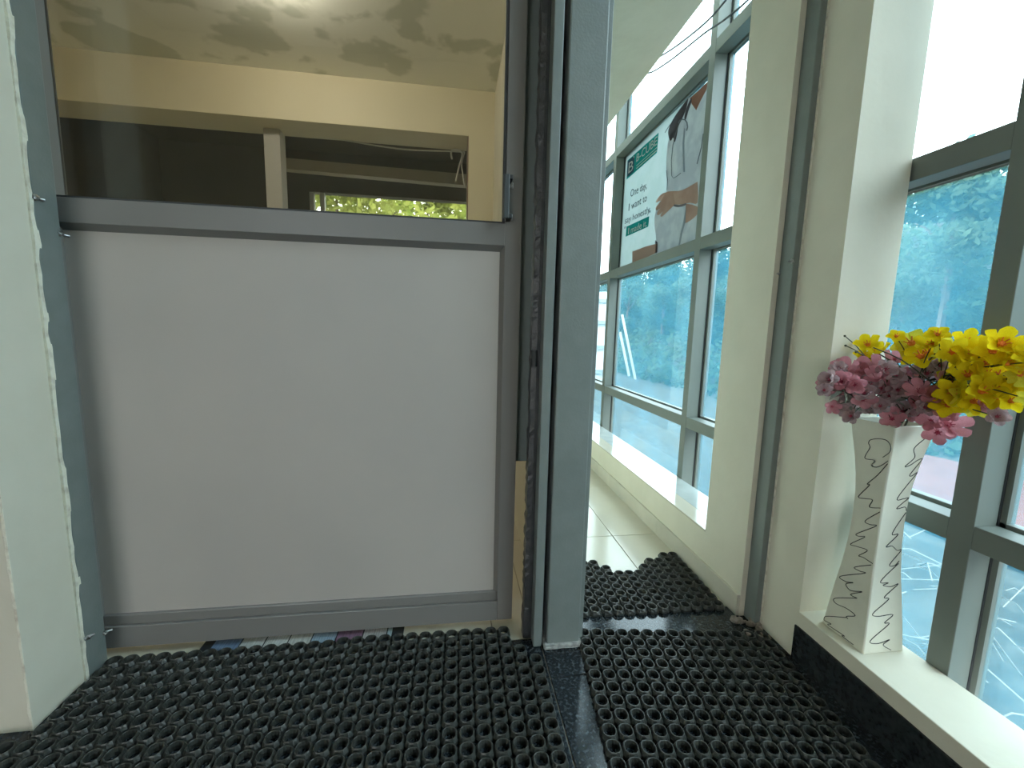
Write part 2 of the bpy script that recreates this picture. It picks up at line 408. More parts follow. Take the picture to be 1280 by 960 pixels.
tp('rebate', (.226, .236, 1.125, 1.175, .0, 2.3), M_STEEL_DARK, .001)
bm = bmesh.new(); rr = random.Random(12)
tp('door_stop', (.187, .236, 1.226, 1.25, .52, 2.28), M_STEEL, 0)
hp_ = ony(667, 448, 1.118)
for hz in (hp_.z, 2.0):
    b_ = bmesh.new(); tube_bm(b_, [(.2185, 1.118, hz - .022), (.2185, 1.118, hz + .022)], .0085, 14); rel(obj('hinge', b_, M_GASKET, None, False), t2)
rows = []
for i in range(161):
    z = 2.25 * i / 160
    j = rr.uniform(-.0022, .0022)
    rows.append([bm.verts.new(p) for p in ((.2125 + j, 1.128 + j, z), (.226, 1.124, z), (.226, 1.16, z), (.2125 + j, 1.16, z))])
for a, b in zip(rows, rows[1:]):
    for k in range(4): bm.faces.new((a[k], a[(k + 1) % 4], b[(k + 1) % 4], b[k]))
bm.faces.new(rows[0]); bm.faces.new(rows[-1][::-1])
rel(obj('weld_seam', bm, M_STEEL_DARK), t2)
bm = bmesh.new(); bx(bm, .266, .378, 1.073, 1.165, 0, .016, bevel=.003)
bmesh.ops.subdivide_edges(bm, edges=bm.edges[:], cuts=3, use_grid_fill=True)
for v in bm.verts: v.co += Vector((rr.uniform(-1, 1), rr.uniform(-1, 1), rr.uniform(-1, 1) if v.co.z > .005 else 0)) * .0015
rel(obj('cement_collar', bm, mat('cement_collar', (.46, .46, .43), .5, noise=90, col2=(.25, .25, .24))), t2)
t3 = struct(box('trim_3', (.957, 1.0, 1.10, 1.15, .0, 2.3), M_STEEL, bevel=.002), 'narrow steel strip on the pillar side of the passage', 'door frame')
lug(t3, Vector((.958, 1.106, 1.135)), .007, 3); lug(t3, Vector((.956, 1.146, 1.105)), .004, 5)
t4 = struct(box('trim_4', (-.926, .955, 1.10, 1.165, 2.28, 2.34), M_STEEL), 'grey steel head of the door frame', 'door frame')

# ---- door
door = struct(empty('door_1', (-.38, 1.2, 0)), 'grey metal door with a taupe lower panel and a glass upper half', 'door')
def dp(name, d, m, bevel=.0015, parent=door):
    o = box(name, d, m, bevel=bevel); rel(o, door); return o
DY0, DY1 = 1.18, 1.222
dp('stile', (.138, .185, DY0, DY1, .026, 2.26), M_DOORALU)
dp('stile', (-.985, -.945, DY0, DY1, .026, 2.26), M_DOORALU)
dp('middle_rail', (-.945, .138, DY0, DY1, 1.150, 1.209), M_DOORALU)
dp('bottom_rail', (-.945, .138, DY0, DY1, .026, .088), M_DOORALU)
dp('bottom_rail_lip', (-.945, .138, DY0 + .008, DY1, .088, .118), M_DOORALU, .003)
dp('top_rail', (-.945, .138, DY0, DY1, 2.2, 2.26), M_DOORALU)
dp('panel', (-.945, .138, DY0 + .016, DY1 - .008, .10, 1.16), M_PANEL, 0)
def door_bevel(tri, ext):
    bm = bmesh.new(); A = [bm.verts.new(p) for p in tri]; B = [bm.verts.new(Vector(p) + ext) for p in tri]
    bm.faces.new(A); bm.faces.new(B[::-1])
    for i in range(3): bm.faces.new((A[i], A[(i + 1) % 3], B[(i + 1) % 3], B[i]))
    rel(obj('panel_bevel', bm, M_DOORALU), door)
door_bevel([(-.945, DY0 + .001, 1.150), (-.945, DY0 + .0165, 1.150), (-.945, DY0 + .0165, 1.135)], Vector((1.083, 0, 0)))
door_bevel([(.138, DY0 + .001, .118), (.138, DY0 + .0165, .118), (.126, DY0 + .0165, .118)], Vector((0, 0, 1.032)))
dp('gasket', (.130, .138, DY0 + .004, DY0 + .018, 1.209, 2.2), M_GASKET, 0)
dp('gasket', (-.945, .130, DY0 + .004, DY0 + .018, 1.209, 1.214), M_GASKET, 0)
dp('pane', (-.945, .136, DY0 + .033, DY0 + .038, 1.205, 2.205), M_DOORGLASS, 0)
# pull handle
hb = bmesh.new(); bx(hb, .128, .1435, 1.138, 1.150, 1.213, 1.325, bevel=.003)
h = rel(obj('handle', hb, mat('handle_grey', (.06, .07, .073), .4)), door)
for z in (1.318, 1.22):
    b = bmesh.new(); bx(b, .136, .152, 1.142, 1.181, z - .006, z + .006, bevel=.002)
    o = obj('handle_arm', b, M_GASKET); o.parent = h
    b = bmesh.new(); bx(b, .1415, .158, 1.177, 1.1805, z - .017 if z > 1.3 else z - .002, z - .002 if z > 1.3 else z + .014, bevel=.001)
    for s in (-1, 1): bmesh.ops.create_cone(b, cap_ends=True, segments=10, radius1=.0022, radius2=.0016, depth=.003, matrix=Matrix.Translation((.150 + s * .0035, 1.1765, z - .009 if z > 1.3 else z + .006)) @ Matrix.Rotation(math.pi / 2, 4, 'X'))
    o = obj('handle_bracket', b, M_CHROME); o.parent = h

# ================================================================== THINGS
# ---- rug just inside the door
rug = tag(empty('rug', (-.43, 1.6, 0)), 'patchwork print rug of grey blue and purple squares under the door', 'rug')
rel(box('backing', (-.705, -.145, 1.150, 2.0, .0005, .005), mat('rug_black_edge', (.015, .017, .02), .8)), rug)
px = [264, 300, 331, 361, 390, 421, 454, 484, 491]
cols = [(.10, .15, .24), (.36, .37, .36), (.40, .41, .40), (.42, .42, .40), (.20, .27, .34), (.17, .09, .15), (.33, .31, .30), (.24, .31, .34)]
for k in range(8):
    x0 = onz(px[k], 803 - 20 * (px[k] - 264) / 227 + 6, .005).x; x1 = onz(px[k + 1], 803 - 20 * (px[k + 1] - 264) / 227 + 6, .005).x
    c = cols[k]
    m = mat('rug_patch_%d' % k, c, .85, noise=60, col2=tuple(min(1, v * 1.5 + .02) for v in c), stretch=(8, .3, 1))
    for j in range(6):
        rel(box('patch', (x0 + .002, x1 - .002, 1.165 + j * .135, 1.296 + j * .135, .005, .0065), m), rug)

# ---- rubber ring mats
P = .039
def ring_mat(name, label, ox, oy, rot, nx, ny, skip=lambda i, j, x, y: False, H=.0165):
    """(ox, oy) = centre of the far right cell; cells run to -x and -y before rotation"""
    bm = bmesh.new(); N = 16
    ca, sa = math.cos(rot), math.sin(rot)
    cells = []
    for i in range(nx):
        for j in range(ny):
            lx, ly = -i * P, -j * P
            x, y = ox + lx * ca - ly * sa, oy + lx * sa + ly * ca
            if not skip(i, j, x, y): cells.append((lx, ly))
    ch = .0082; hp = P / 2
    def octa(a):
        # point on a square with chamfered corners at angle a
        c, s = math.cos(a), math.sin(a)
        r = min(hp / max(abs(c), 1e-6), hp / max(abs(s), 1e-6), (2 * hp - ch) / (abs(c) + abs(s)))
        return c * r, s * r
    a_ch = math.atan2(hp - ch, hp)
    angs = []
    for q in range(4):
        base = q * math.pi / 2
        angs += [base - a_ch, base - a_ch / 2, base, base + a_ch / 2]
        # corner point pair handled by next base - a_ch
    angs = sorted(set(round(x % (2 * math.pi), 6) for q in range(4) for x in (q * math.pi / 2 - a_ch, q * math.pi / 2, q * math.pi / 2 + a_ch, q * math.pi / 2 + math.pi / 4)))
    N = len(angs)
    prof = [('c', .0122, 0.0), ('c', .0126, H * .50), ('c', .0141, H * .96), ('c', .0148, H), ('c', .0160, H), ('c', .0172, H * .88), ('o', 1.0, H * .42), ('o', 1.0, 0)]
    for lx, ly in cells:
        wob = random.uniform(-.0006, .0006)
        rings = []
        for kind, r, z in prof:
            rg = []
            for a in angs:
                if kind == 'c':
                    # rounded-octagon rim
                    px_, py_ = math.cos(a) * r, math.sin(a) * r
                    if r > .0135:
                        ox_, oy_ = octa(a); px_, py_ = px_ * .72 + ox_ * .28 * r / .0185, py_ * .72 + oy_ * .28 * r / .0185
                else: px_, py_ = octa(a)
                rg.append(bm.verts.new((lx + px_, ly + py_, z + (wob if z > .005 else 0))))
            rings.append(rg)
        for a, b in zip(rings, rings[1:]):
            for k in range(N): bm.faces.new((a[k], a[(k + 1) % N], b[(k + 1) % N], b[k]))
    me = bpy.data.meshes.new(name); bm.to_mesh(me); bm.free(); me.materials.append(M_RUBBER)
    for p_ in me.polygons: p_.use_smooth = False
    o = bpy.data.objects.new(name, me); C.objects.link(o)
    o.location = (ox, oy, .0008); o.rotation_euler = (0, 0, rot)
    return tag(o, label, 'mat', 'black rubber ring mats')
ring_mat('rubber_mat', 'black rubber ring mat against the cream wall end', -.352, 1.146, 0, 18, 18, lambda i, j, x, y: x < -.908 and y > .935)
ring_mat('rubber_mat', 'black rubber ring mat in front of the door beside the granite strip', .2335, 1.146, -.012, 15, 18, lambda i, j, x, y: (i == 0 and y > 1.06) or (i == 1 and y > 1.09))
ring_mat('rubber_mat', 'black rubber ring mat along the black skirting below the vase', .9395, 1.045, -.125, 15, 15, lambda i, j, x, y: x > .953)
def torn(i, j, x, y):
    if j == 0: return i >= 2
    if j == 1: return not (i <= 3 or i >= 9)
    if j == 2: return 5 <= i <= 7
    return False
ring_mat('rubber_mat', 'torn black rubber ring mat on the corridor tiles', .905, 1.51, -.03, 13, 9, torn)

# ---- vase with ink squiggles
VX, VY, VZ = 1.066, .863, .1455
PROF = [(.0, .058), (.06, .0535), (.125, .048), (.195, .0415), (.26, .0375), (.32, .036), (.38, .0365), (.43, .0395), (.49, .0455), (.54, .0525), (.575, .0565)]
def vw(h):
    h = max(0, min(.575, h))
    for (a, wa), (b, wb) in zip(PROF, PROF[1:]):
        if a <= h <= b:
            t = (h - a) / (b - a); return wa + (wb - wa) * t
    return PROF[-1][1]
vase = tag(empty('vase', (VX, VY, VZ)), 'tall square white vase with pinched waist and black scribbled lines', 'vase')
bm = bmesh.new(); rings = []
hs = [i * .575 / 24 for i in range(25)]
def vring(w, z, c=.0025):
    pts = []
    for sx, sy in ((-1, -1), (1, -1), (1, 1), (-1, 1)):
        a, b = (sx * (w - c), sy * w), (sx * w, sy * (w - c))
        pts += [a, b] if sx * sy < 0 else [b, a]
    return [bm.verts.new((p[0], p[1], z)) for p in pts]
for h in hs: rings.append(vring(vw(h), h))
for h in [.575, .45, .3]: rings.append(vring(vw(h) - .006, h))
for a, b in zip(rings, rings[1:]):
    for k in range(8): bm.faces.new((a[k], a[(k + 1) % 8], b[(k + 1) % 8], b[k]))
bm.faces.new(rings[0]); bm.faces.new(rings[-1])
obj('body', bm, M_VASE, vase)
SQ_L = [[(290, 160), (316, 140), (322, 118), (305, 95), (275, 88), (243, 92), (235, 105), (240, 122), (224, 150), (223, 165), (258, 172), (247, 190), (265, 198), (290, 188), (338, 182)],
        [(312, 186), (270, 228), (230, 262), (238, 268), (195, 312), (225, 320), (250, 325), (238, 352), (285, 358)],
        [(288, 375), (222, 405), (240, 420), (265, 425), (190, 455), (195, 465), (220, 468), (165, 495), (190, 505), (230, 520), (197, 540), (215, 548), (252, 572)],
        [(245, 576), (180, 585), (200, 600), (220, 608), (125, 620), (145, 640), (175, 645), (147, 650), (165, 675), (210, 680), (165, 690), (190, 705)],
        [(190, 705), (105, 705), (108, 725), (150, 745), (183, 772), (150, 775), (155, 785)],
        [(150, 780), (68, 775), (64, 790), (90, 805), (77, 812), (140, 850), (130, 860), (176, 885)]]
SQ_R = [[(455, 85), (410, 125), (412, 160), (375, 195), (395, 190), (425, 170), (452, 168), (395, 225), (400, 232), (432, 222), (345, 318), (370, 320), (388, 318), (342, 358), (375, 352), (406, 365)],
        [(402, 372), (325, 455), (348, 458), (302, 505), (325, 503), (345, 520), (368, 518), (315, 575), (335, 578), (352, 560)],
        [(350, 570), (280, 640), (310, 645), (290, 655), (320, 660), (348, 650), (295, 700), (312, 705), (300, 720), (250, 765), (270, 775), (328, 768), (295, 800), (312, 805), (240, 870), (270, 880), (315, 865), (290, 885), (320, 910)]]
def on_vase(zx, zy, side):
    x, y = 1010 + zx / 3.095, 520 + zy / 3.095
    w = .045
    for _ in range(14):
        p = onx(x, y, VX - w) if side == 'l' else ony(x, y, VY - w)
        w = vw(p.z - VZ)
    q = p - Vector((VX, VY, VZ))
    lim = w - .004
    if side == 'l': q.x = -w - .0003; q.y = max(-lim, min(lim, q.y))
    else: q.y = -w - .0003; q.x = max(-lim, min(lim, q.x))
    q.z = max(.004, min(.57, q.z))
    return q
for side, polys in (('l', SQ_L), ('r', SQ_R)):
    for pl in polys:
        bm = bmesh.new()
        pts = [on_vase(a, b, side) for a, b in pl]
        dense = []
        for p in smooth_path(pts, 5):
            w = vw(p.z) + .0003
            p = p.copy(); lim = w - .003
            if side == 'l': p.x = -w; p.y = max(-lim, min(lim, p.y))
            else: p.y = -w; p.x = max(-lim, min(lim, p.x))
            dense.append(p)
        tube_bm(bm, dense, .0009, 5)
        obj('ink_scribble', bm, M_INK, vase)

# ---- artificial flowers in the vase
def petal_mesh(n, L, W, cup, name, m, notch=0, layers=1):
    bm = bmesh.new()
    for ly in range(layers):
        for k in range(n):
            a = 2 * math.pi * (k + .5 * ly) / n
            rows = []
            for i in range(5):
                t = i / 4; r = L * (.08 + .92 * t) * (1 - .28 * ly)
                wd = W * math.sin(math.pi * (.08 + .62 * t)) * (1 - .2 * ly)
                zz = cup * L * (t ** 1.6) * (1 + .9 * ly) - (.18 * L * max(0, t - .75) * 2) * (1 - ly)
                row = []
                for s in (-1, -.5, 0, .5, 1):
                    rr_ = r - (notch * L * (1 - abs(s)) if i == 4 else 0) - s * s * .30 * L * t ** 3
                    zc = zz + abs(s) ** 2 * .10 * L
                    x, y = rr_, s * wd
                    row.append(bm.verts.new((x * math.cos(a) - y * math.sin(a), x * math.sin(a) + y * math.cos(a), zc)))
                rows.append(row)
            for r0, r1 in zip(rows, rows[1:]):
                for q in range(4): bm.faces.new((r0[q], r0[q + 1], r1[q + 1], r1[q]))
    me = bpy.data.meshes.new(name); bm.to_mesh(me); bm.free(); me.materials.append(m)
    for p in me.polygons: p.use_smooth = True
    return me
def heart_mesh(r, name, m):
    bm = bmesh.new()
    bmesh.ops.create_icosphere(bm, subdivisions=1, radius=r, matrix=Matrix.Translation((0, 0, r * .5)))
    for k in range(6):
        a = k * 1.047; tube_bm(bm, [(0, 0, 0), (math.cos(a) * r * 1.3, math.sin(a) * r * 1.3, r * 2.2)], r * .16, 4)
    me = bpy.data.meshes.new(name); bm.to_mesh(me); bm.free(); me.materials.append(m)
    return me
Y_ME = [petal_mesh(5, 1, .37, .9, 'yellow_blossom', thin_mat('deep_yellow_petal', (.70, .54, .01), (.78, .62, .02), 45, .35)), petal_mesh(5, 1, .40, .25, 'yellow_blossom', M_YELLOW), petal_mesh(5, 1, .38, .6, 'yellow_blossom', M_YELLOW, 0, 1), petal_mesh(6, 1, .34, .12, 'yellow_blossom', thin_mat('lemon_petal', (.80, .74, .10), (.66, .60, .03), 45, .35))]
P_ME = [petal_mesh(5, 1, .37, .5, 'pink_blossom', M_PINK, .12, 2), petal_mesh(5, 1, .36, .9, 'pink_blossom', M_PINK, .1, 1), petal_mesh(5, 1, .36, .4, 'pink_blossom', M_PALEPINK, .12, 2)]
YH, PH = heart_mesh(.2, 'yellow_heart', M_ORANGE), heart_mesh(.15, 'pink_heart', M_MAGENTA)
bm = bmesh.new()
for i, (x, w) in enumerate(((0, 0), (.3, .2), (.6, .24), (1, 0))): pass
LV = [bm.verts.new(p) for p in ((0, 0, 0), (.35, -.2, .05), (.35, 0, .0), (.35, .2, .05), (.7, -.18, .02), (.7, 0, -.04), (.7, .18, .02), (1, 0, -.12))]
for q in ((0, 1, 2), (0, 2, 3), (1, 4, 5, 2), (2, 5, 6, 3), (4, 7, 5), (5, 7, 6)): bm.faces.new([LV[i] for i in q])
LEAF_ME = bpy.data.meshes.new('leaf'); bm.to_mesh(LEAF_ME); bm.free(); LEAF_ME.materials.append(M_LEAFDUSTY)

MOUTH = Vector((VX, VY, VZ + .575))
YEL = [(1085, 432, 30), (1078, 446, 24), (1120, 421, 18), (1140, 430, 36), (1152, 447, 36), (1165, 432, 32), (1172, 419, 28), (1182, 446, 28), (1208, 428, 34), (1225, 440, 36), (1250, 431, 38), (1200, 455, 36), (1216, 462, 38), (1233, 470, 36), (1256, 455, 34), (1276, 448, 32), (1195, 476, 36), (1205, 497, 38), (1226, 490, 36), (1246, 485, 32), (1186, 507, 32), (1271, 485, 32), (1262, 502, 28), (1282, 466, 32), (1212, 480, 32), (1293, 452, 32), (1288, 500, 28), (1302, 475, 30), (1172, 498, 28), (1098, 442, 24), (1240, 452, 34), (1190, 440, 30), (1265, 470, 30), (1222, 508, 26)]
PNK = [(1038, 475, 26), (1045, 491, 26), (1058, 465, 28), (1068, 481, 28), (1075, 463, 22), (1092, 463, 34), (1085, 483, 32), (1101, 486, 28), (1130, 478, 28), (1112, 496, 26), (1158, 468, 36), (1173, 458, 30), (1129, 516, 32), (1115, 524, 26), (1185, 531, 34), (1172, 541, 30), (1164, 526, 26), (1235, 505, 26), (1246, 521, 26), (1118, 450, 24), (1150, 490, 26), (1062, 500, 24), (1040, 508, 20), (1142, 503, 26), (1064, 520, 24), (1090, 515, 24), (1155, 510, 26), (1048, 462, 22), (1120, 470, 28), (1138, 455, 26), (1078, 500, 26), (1180, 480, 24), (1100, 508, 22), (1030, 488, 20)]
PNK += [(1052, 478, 26), (1098, 473, 28), (1110, 482, 26), (1144, 470, 26), (1122, 488, 26), (1106, 462, 24), (1135, 492, 26), (1165, 495, 24), (1176, 512, 26), (1148, 520, 24), (1080, 492, 26), (1056, 488, 24), (1190, 518, 24)]
YEL += [(1160, 442, 30), (1130, 438, 26), (1178, 432, 28), (1215, 445, 34), (1240, 440, 34), (1262, 440, 32), (1228, 455, 34), (1248, 470, 32), (1210, 470, 34), (1190, 490, 32), (1238, 500, 30), (1215, 502, 30), (1255, 490, 30), (1275, 470, 30), (1290, 478, 30), (1300, 460, 30)]
rb = random.Random(21)
CAMD = 1.02
def place(px_, py_, off):
    d = ray(px_, py_); depth = fwd.dot(MOUTH - CAM) + off
    p = CAM + d * depth
    lim = 1.085 - .05 * abs(off) / .07
    if p.x > lim: p = onx(px_, py_, lim)
    return p
def make_branches(lst, meshes, heart, label, gname, ngroups, name, kcol):
    items = []
    for k, (x, y, s) in enumerate(lst):
        off = rb.uniform(-.075, .03) if kcol == 'p' else rb.uniform(-.05, .07)
        items.append((place(x, y, off), s))
    extra = []
    for p, s in items[::3]:                      # the far side of the bunch
        q = CAM + (p - CAM) * rb.uniform(1.04, 1.09) + Vector((0, 0, rb.uniform(-.015, .01)))
        if q.x < 1.09: extra.append((q, s))
    items += extra
    # group by direction from the mouth, seen from the front
    def ang(p):
        v = p - MOUTH; return math.atan2(v.z + .03, v.dot(cx_)) + .3 * math.sin(v.length * 30)
    items.sort(key=lambda t: ang(t[0]))
    n = math.ceil(len(items) / ngroups)
    for g in range(0, len(items), n):
        grp = items[g:g + n]
        root = tag(empty(name, MOUTH - Vector((0, 0, .10))), label, 'artificial flower', gname)
        base = root.location
        c = sum((p for p, s in grp), Vector()) / len(grp)
        fork = MOUTH.lerp(c, .55) + Vector((0, 0, .012)) - base
        sb = bmesh.new()
        st = MOUTH + Vector((rb.uniform(-.025, .025), rb.uniform(-.025, .025), -.09)) - base
        mid = MOUTH + Vector((rb.uniform(-.03, .03), rb.uniform(-.03, .03), .004)) - base
        tube_bm(sb, smooth_path([st, mid, fork], 4), .0022, 5)
        for p, s in grp:
            q = p - base
            tube_bm(sb, smooth_path([fork, fork.lerp(q, .5) + Vector((0, 0, .012)), q], 3), .0013, 4)
        obj('stem', sb, M_STEM, root)
        for p, s in grp:
            me = rb.choice(meshes)
            o = obj('blossom', me, None, root)
            rad = s / F_PX * fwd.dot(p - CAM) * (.56 if kcol == 'p' else .55) * rb.uniform(.85, 1.12)
            v = (p - (MOUTH - Vector((0, 0, .05)))).normalized()
            to_cam = (CAM - p).normalized()
            if (p - MOUTH).dot(fwd) > .06: to_cam = -to_cam
            nrm = (v * .55 + to_cam * .75 + Vector((rb.uniform(-.55, .55), rb.uniform(-.55, .55), rb.uniform(-.35, .45)))).normalized()
            qd = nrm.to_track_quat('Z', 'Y') @ Matrix.Rotation(rb.uniform(0, 6.28), 3, 'Z').to_quaternion()
            o.rotation_mode = 'QUATERNION'; o.rotation_quaternion = qd
            o.location = p - base; o.scale = (rad,) * 3
            hh = obj('heart', heart, None, o)
        for k in range(7 if kcol == 'p' else 2):
            p, s = rb.choice(grp)
            o = obj('leaf', LEAF_ME, None, root)
            o.location = (p - base).lerp(fork, rb.uniform(.2, .7)); o.scale = (rb.uniform(.025, .042),) * 3
            o.rotation_euler = (rb.uniform(-1, 1), rb.uniform(-1, 1), rb.uniform(0, 6.28))
make_branches(YEL, Y_ME, YH, 'branch of bright yellow fabric blossoms with orange hearts in the vase', 'yellow blossom branches', 6, 'yellow_flower_branch', 'y')
make_branches(PNK, P_ME, PH, 'branch of dusty pink fabric blossoms with dark leaves in the vase', 'pink blossom branches', 7, 'pink_flower_branch', 'p')
# bare dark twigs sticking out at the left
tw = bmesh.new(); b0 = place(1085, 450, 0)
for q in ((1056, 420), (1057, 432), (1070, 440)):
    e = place(*q, -.01); tube_bm(tw, smooth_path([b0, b0.lerp(e, .5) + Vector((0, 0, .004)), e], 3), .0012, 4)
    bmesh.ops.create_icosphere(tw, subdivisions=1, radius=.003, matrix=Matrix.Translation(e))
tube_bm(tw, smooth_path([MOUTH + Vector((0, 0, -.09)), MOUTH + Vector((-.01, .0, .02)), b0], 4), .0018, 5)
tag(obj('bare_twig', tw, M_STEM), 'bare dark twig with tiny buds poking out of the flower bunch', 'twig')

# ---- poster on the corridor window
PXX = 1.2125
def pp(x, y, lay): return onx(x, y, PXX - .0006 * lay)
poster = tag(empty('poster', onx(825, 315, PXX)), 'printed window poster of a white coat figure with folded arms', 'poster')
def pm(name, c, c2=None): return thin_mat(name, c, c2, 12, .38)
def flat(name, pts, lay, m, smooth_n=0):
    V = [pp(x, y, lay) for x, y in pts]
    if smooth_n:
        V = smooth_path(V + [V[0]], smooth_n)[:-1]
    bm = bmesh.new()
    vs = [bm.verts.new(v) for v in V]
    vb = [bm.verts.new(v + Vector((.0003, 0, 0))) for v in V]
    es = [bm.edges.new((vs[i], vs[(i + 1) % len(vs)])) for i in range(len(vs))]
    bmesh.ops.triangle_fill(bm, edges=es, use_beauty=True)
    for i in range(len(vs)):
        j = (i + 1) % len(vs); bm.faces.new((vs[i], vs[j], vb[j], vb[i]))
    return rel(obj(name, bm, m), poster)
def zp(l): return [(770 + a / 4.171, 100 + b / 4.174) for a, b in l]     # from the enlarged crop
flat('sheet', [(779, 197), (772.5, 335), (873, 305), (890, 97)], 0, pm('poster_pale_teal', (.40, .46, .44), (.37, .44, .415)))
COAT = pm('poster_white_coat', (.48, .49, .53), (.58, .59, .61))
flat('coat', zp([(375, 95), (330, 160), (300, 260), (270, 330), (262, 450), (262, 590), (215, 660), (200, 740), (210, 830), (215, 920), (330, 870), (425, 830), (435, 700), (450, 480), (478, 200), (485, 30), (470, 60)]), 1, COAT, 3)
flat('neck', zp([(385, 95), (425, 60), (480, 5), (472, 50), (440, 110), (418, 158), (395, 125)]), 2, pm('poster_skin', (.36, .19, .14), (.32, .16, .115)))
HAIR = pm('poster_hair', (.10, .09, .10))
flat('hair', zp([(378, 92), (335, 148), (300, 200), (276, 250), (272, 285), (284, 318), (298, 300), (306, 325), (318, 285), (326, 240), (348, 195), (366, 150)]), 2, HAIR, 3)
flat('hair', zp([(395, 92), (378, 120), (362, 165), (356, 200), (364, 205), (376, 165), (392, 118)]), 3, HAIR, 2)
SKIN = pm('poster_skin2', (.48, .31, .25), (.52, .35, .285))
flat('forearm', zp([(425, 530), (345, 575), (290, 580), (262, 590), (290, 640), (330, 650), (385, 640), (425, 640)]), 3, SKIN, 3)
flay = 5
for a in ([(300, 585), (245, 590), (215, 620), (208, 640), (235, 630), (290, 620)], [(290, 600), (240, 625), (207, 665), (215, 680), (250, 655), (300, 630)], [(290, 620), (250, 650), (215, 690), (222, 705), (262, 670), (300, 640)], [(295, 635), (262, 665), (232, 705), (240, 712), (275, 680), (305, 648)]):
    flay += 1; flat('finger', zp(a), flay, SKIN, 3)
flat('other_hand', zp([(365, 645), (425, 660), (425, 700), (385, 735), (355, 745), (360, 690)]), 3, SKIN, 2)
flat('arm_shadow', zp([(290, 645), (330, 652), (365, 642), (360, 655), (325, 664), (300, 658)]), 4, pm('poster_shadow_print', (.22, .20, .22)), 2)
flat('sleeve_fold', zp([(365, 660), (350, 740), (335, 800), (325, 865), (332, 865), (345, 800), (362, 740)]), 4, pm('poster_fold', (.33, .36, .40)))
flat('sleeve_fold', zp([(355, 250), (345, 330), (350, 480), (360, 480), (355, 330), (362, 255)]), 4, pm('poster_fold', (.33, .36, .40)))
flat('desk', zp([(85, 895), (150, 870), (218, 852), (215, 900), (150, 930), (85, 955)]), 1, pm('poster_desk', (.36, .23, .18)))
flat('pen', zp([(205, 835), (218, 850), (203, 855)]), 2, HAIR)
def pline(name, pts, wpx, lay, m):
    pts = zp(pts); L, R_ = [], []
    for i, p in enumerate(pts):
        a, b = pts[max(i - 1, 0)], pts[min(i + 1, len(pts) - 1)]
        dx, dy = b[0] - a[0], b[1] - a[1]; q = math.hypot(dx, dy) or 1
        L.append((p[0] - dy / q * wpx / 2, p[1] + dx / q * wpx / 2)); R_.append((p[0] + dy / q * wpx / 2, p[1] - dx / q * wpx / 2))
    flat(name, L + R_[::-1], lay, m)
TUBE = pm('poster_stethoscope', (.16, .17, .19))
pline('stethoscope', [(325, 225), (332, 212), (345, 205), (360, 208), (370, 222), (373, 245), (368, 265)], 1.6, 5, TUBE)
pline('stethoscope', [(332, 215), (310, 280), (296, 340), (288, 420), (290, 500)], .7, 5, TUBE)
pline('stethoscope', [(455, 280), (445, 350), (432, 400), (422, 438)], 1.2, 5, TUBE)
pline('stethoscope', [(290, 500), (300, 512), (320, 500), (338, 485)], .7, 5, TUBE)
pline('coat_seam', [(262, 470), (268, 520), (265, 575)], .7, 5, TUBE)
pline('hair_strand', [(300, 210), (270, 250), (255, 275)], .8, 5, HAIR)
TEAL = pm('poster_teal', (.02, .25, .23), (.025, .27, .25))
flat('logo_band', zp([(60, 420), (222, 275), (213, 380), (55, 520)]), 2, TEAL)
flat('slogan_band', zp([(55, 765), (173, 710), (168, 765), (50, 818)]), 2, TEAL)
flat('logo_square', zp([(60, 425), (98, 392), (92, 478), (56, 508)]), 3, pm('poster_navy', (.05, .11, .15)))
WHITE_T, DARK_T = pm('poster_white_ink', (.55, .58, .57)), pm('poster_dark_ink', (.10, .12, .125))
def ptext(txt, p_start, p_end, px_h, lay, m, extrude=.0):
    """flat lettering on the poster plane between two picture points along the baseline"""
    a, b = pp(*p_start, lay), pp(*p_end, lay)
    cu = bpy.data.curves.new('lettering', 'FONT'); cu.body = txt; cu.size = 1; cu.extrude = .004
    tmp = bpy.data.objects.new('lettering_tmp', cu); C.objects.link(tmp)
    bpy.context.view_layer.update()
    me = bpy.data.meshes.new_from_object(tmp.evaluated_get(bpy.context.evaluated_depsgraph_get()))
    C.objects.unlink(tmp); bpy.data.objects.remove(tmp)
    xs_ = [v.co.x for v in me.vertices]; x0, x1 = min(xs_), max(xs_)
    u = (b - a); ln = u.length; u.normalize()
    top = pp(p_start[0], p_start[1] - px_h, lay); hgt = top.z - a.z
    vdir = Vector((0, 0, 1)); s = ln / (x1 - x0); sv = hgt / .72
    me.transform(Matrix(((u.x * s, vdir.x * sv, -1 * .05, a.x - u.x * s * x0), (u.y * s, vdir.y * sv, 0, a.y - u.y * s * x0), (u.z * s, vdir.z * sv, 0, a.z - u.z * s * x0), (0, 0, 0, 1))))
    me.materials.clear(); me.materials.append(m)
    o = bpy.data.objects.new('lettering', me); C.objects.link(o)
    return rel(o, poster)
def text_w(txt):
    cu = bpy.data.curves.new('measure', 'FONT'); cu.body = txt
    tmp = bpy.data.objects.new('measure', cu); C.objects.link(tmp); bpy.context.view_layer.update()
    w = max(c[0] for c in tmp.bound_box); bpy.data.objects.remove(tmp)
    return w
def pwords(txt, a, b, px_h, lay, m):
    W = text_w(txt); ws_ = txt.split(' ')
    for k, w in enumerate(ws_):
        t1 = text_w(' '.join(ws_[:k + 1])) / W; t0 = max(0, t1 - text_w(w) / W) + .012
        ptext(w, (a[0] + (b[0] - a[0]) * t0, a[1] + (b[1] - a[1]) * t0), (a[0] + (b[0] - a[0]) * t1, a[1] + (b[1] - a[1]) * t1), px_h, lay, m)
def z1(a, b): return (770 + a / 4.171, 100 + b / 4.174)
ptext("B", z1(64, 488), z1(88, 470), 13, 4, WHITE_T)
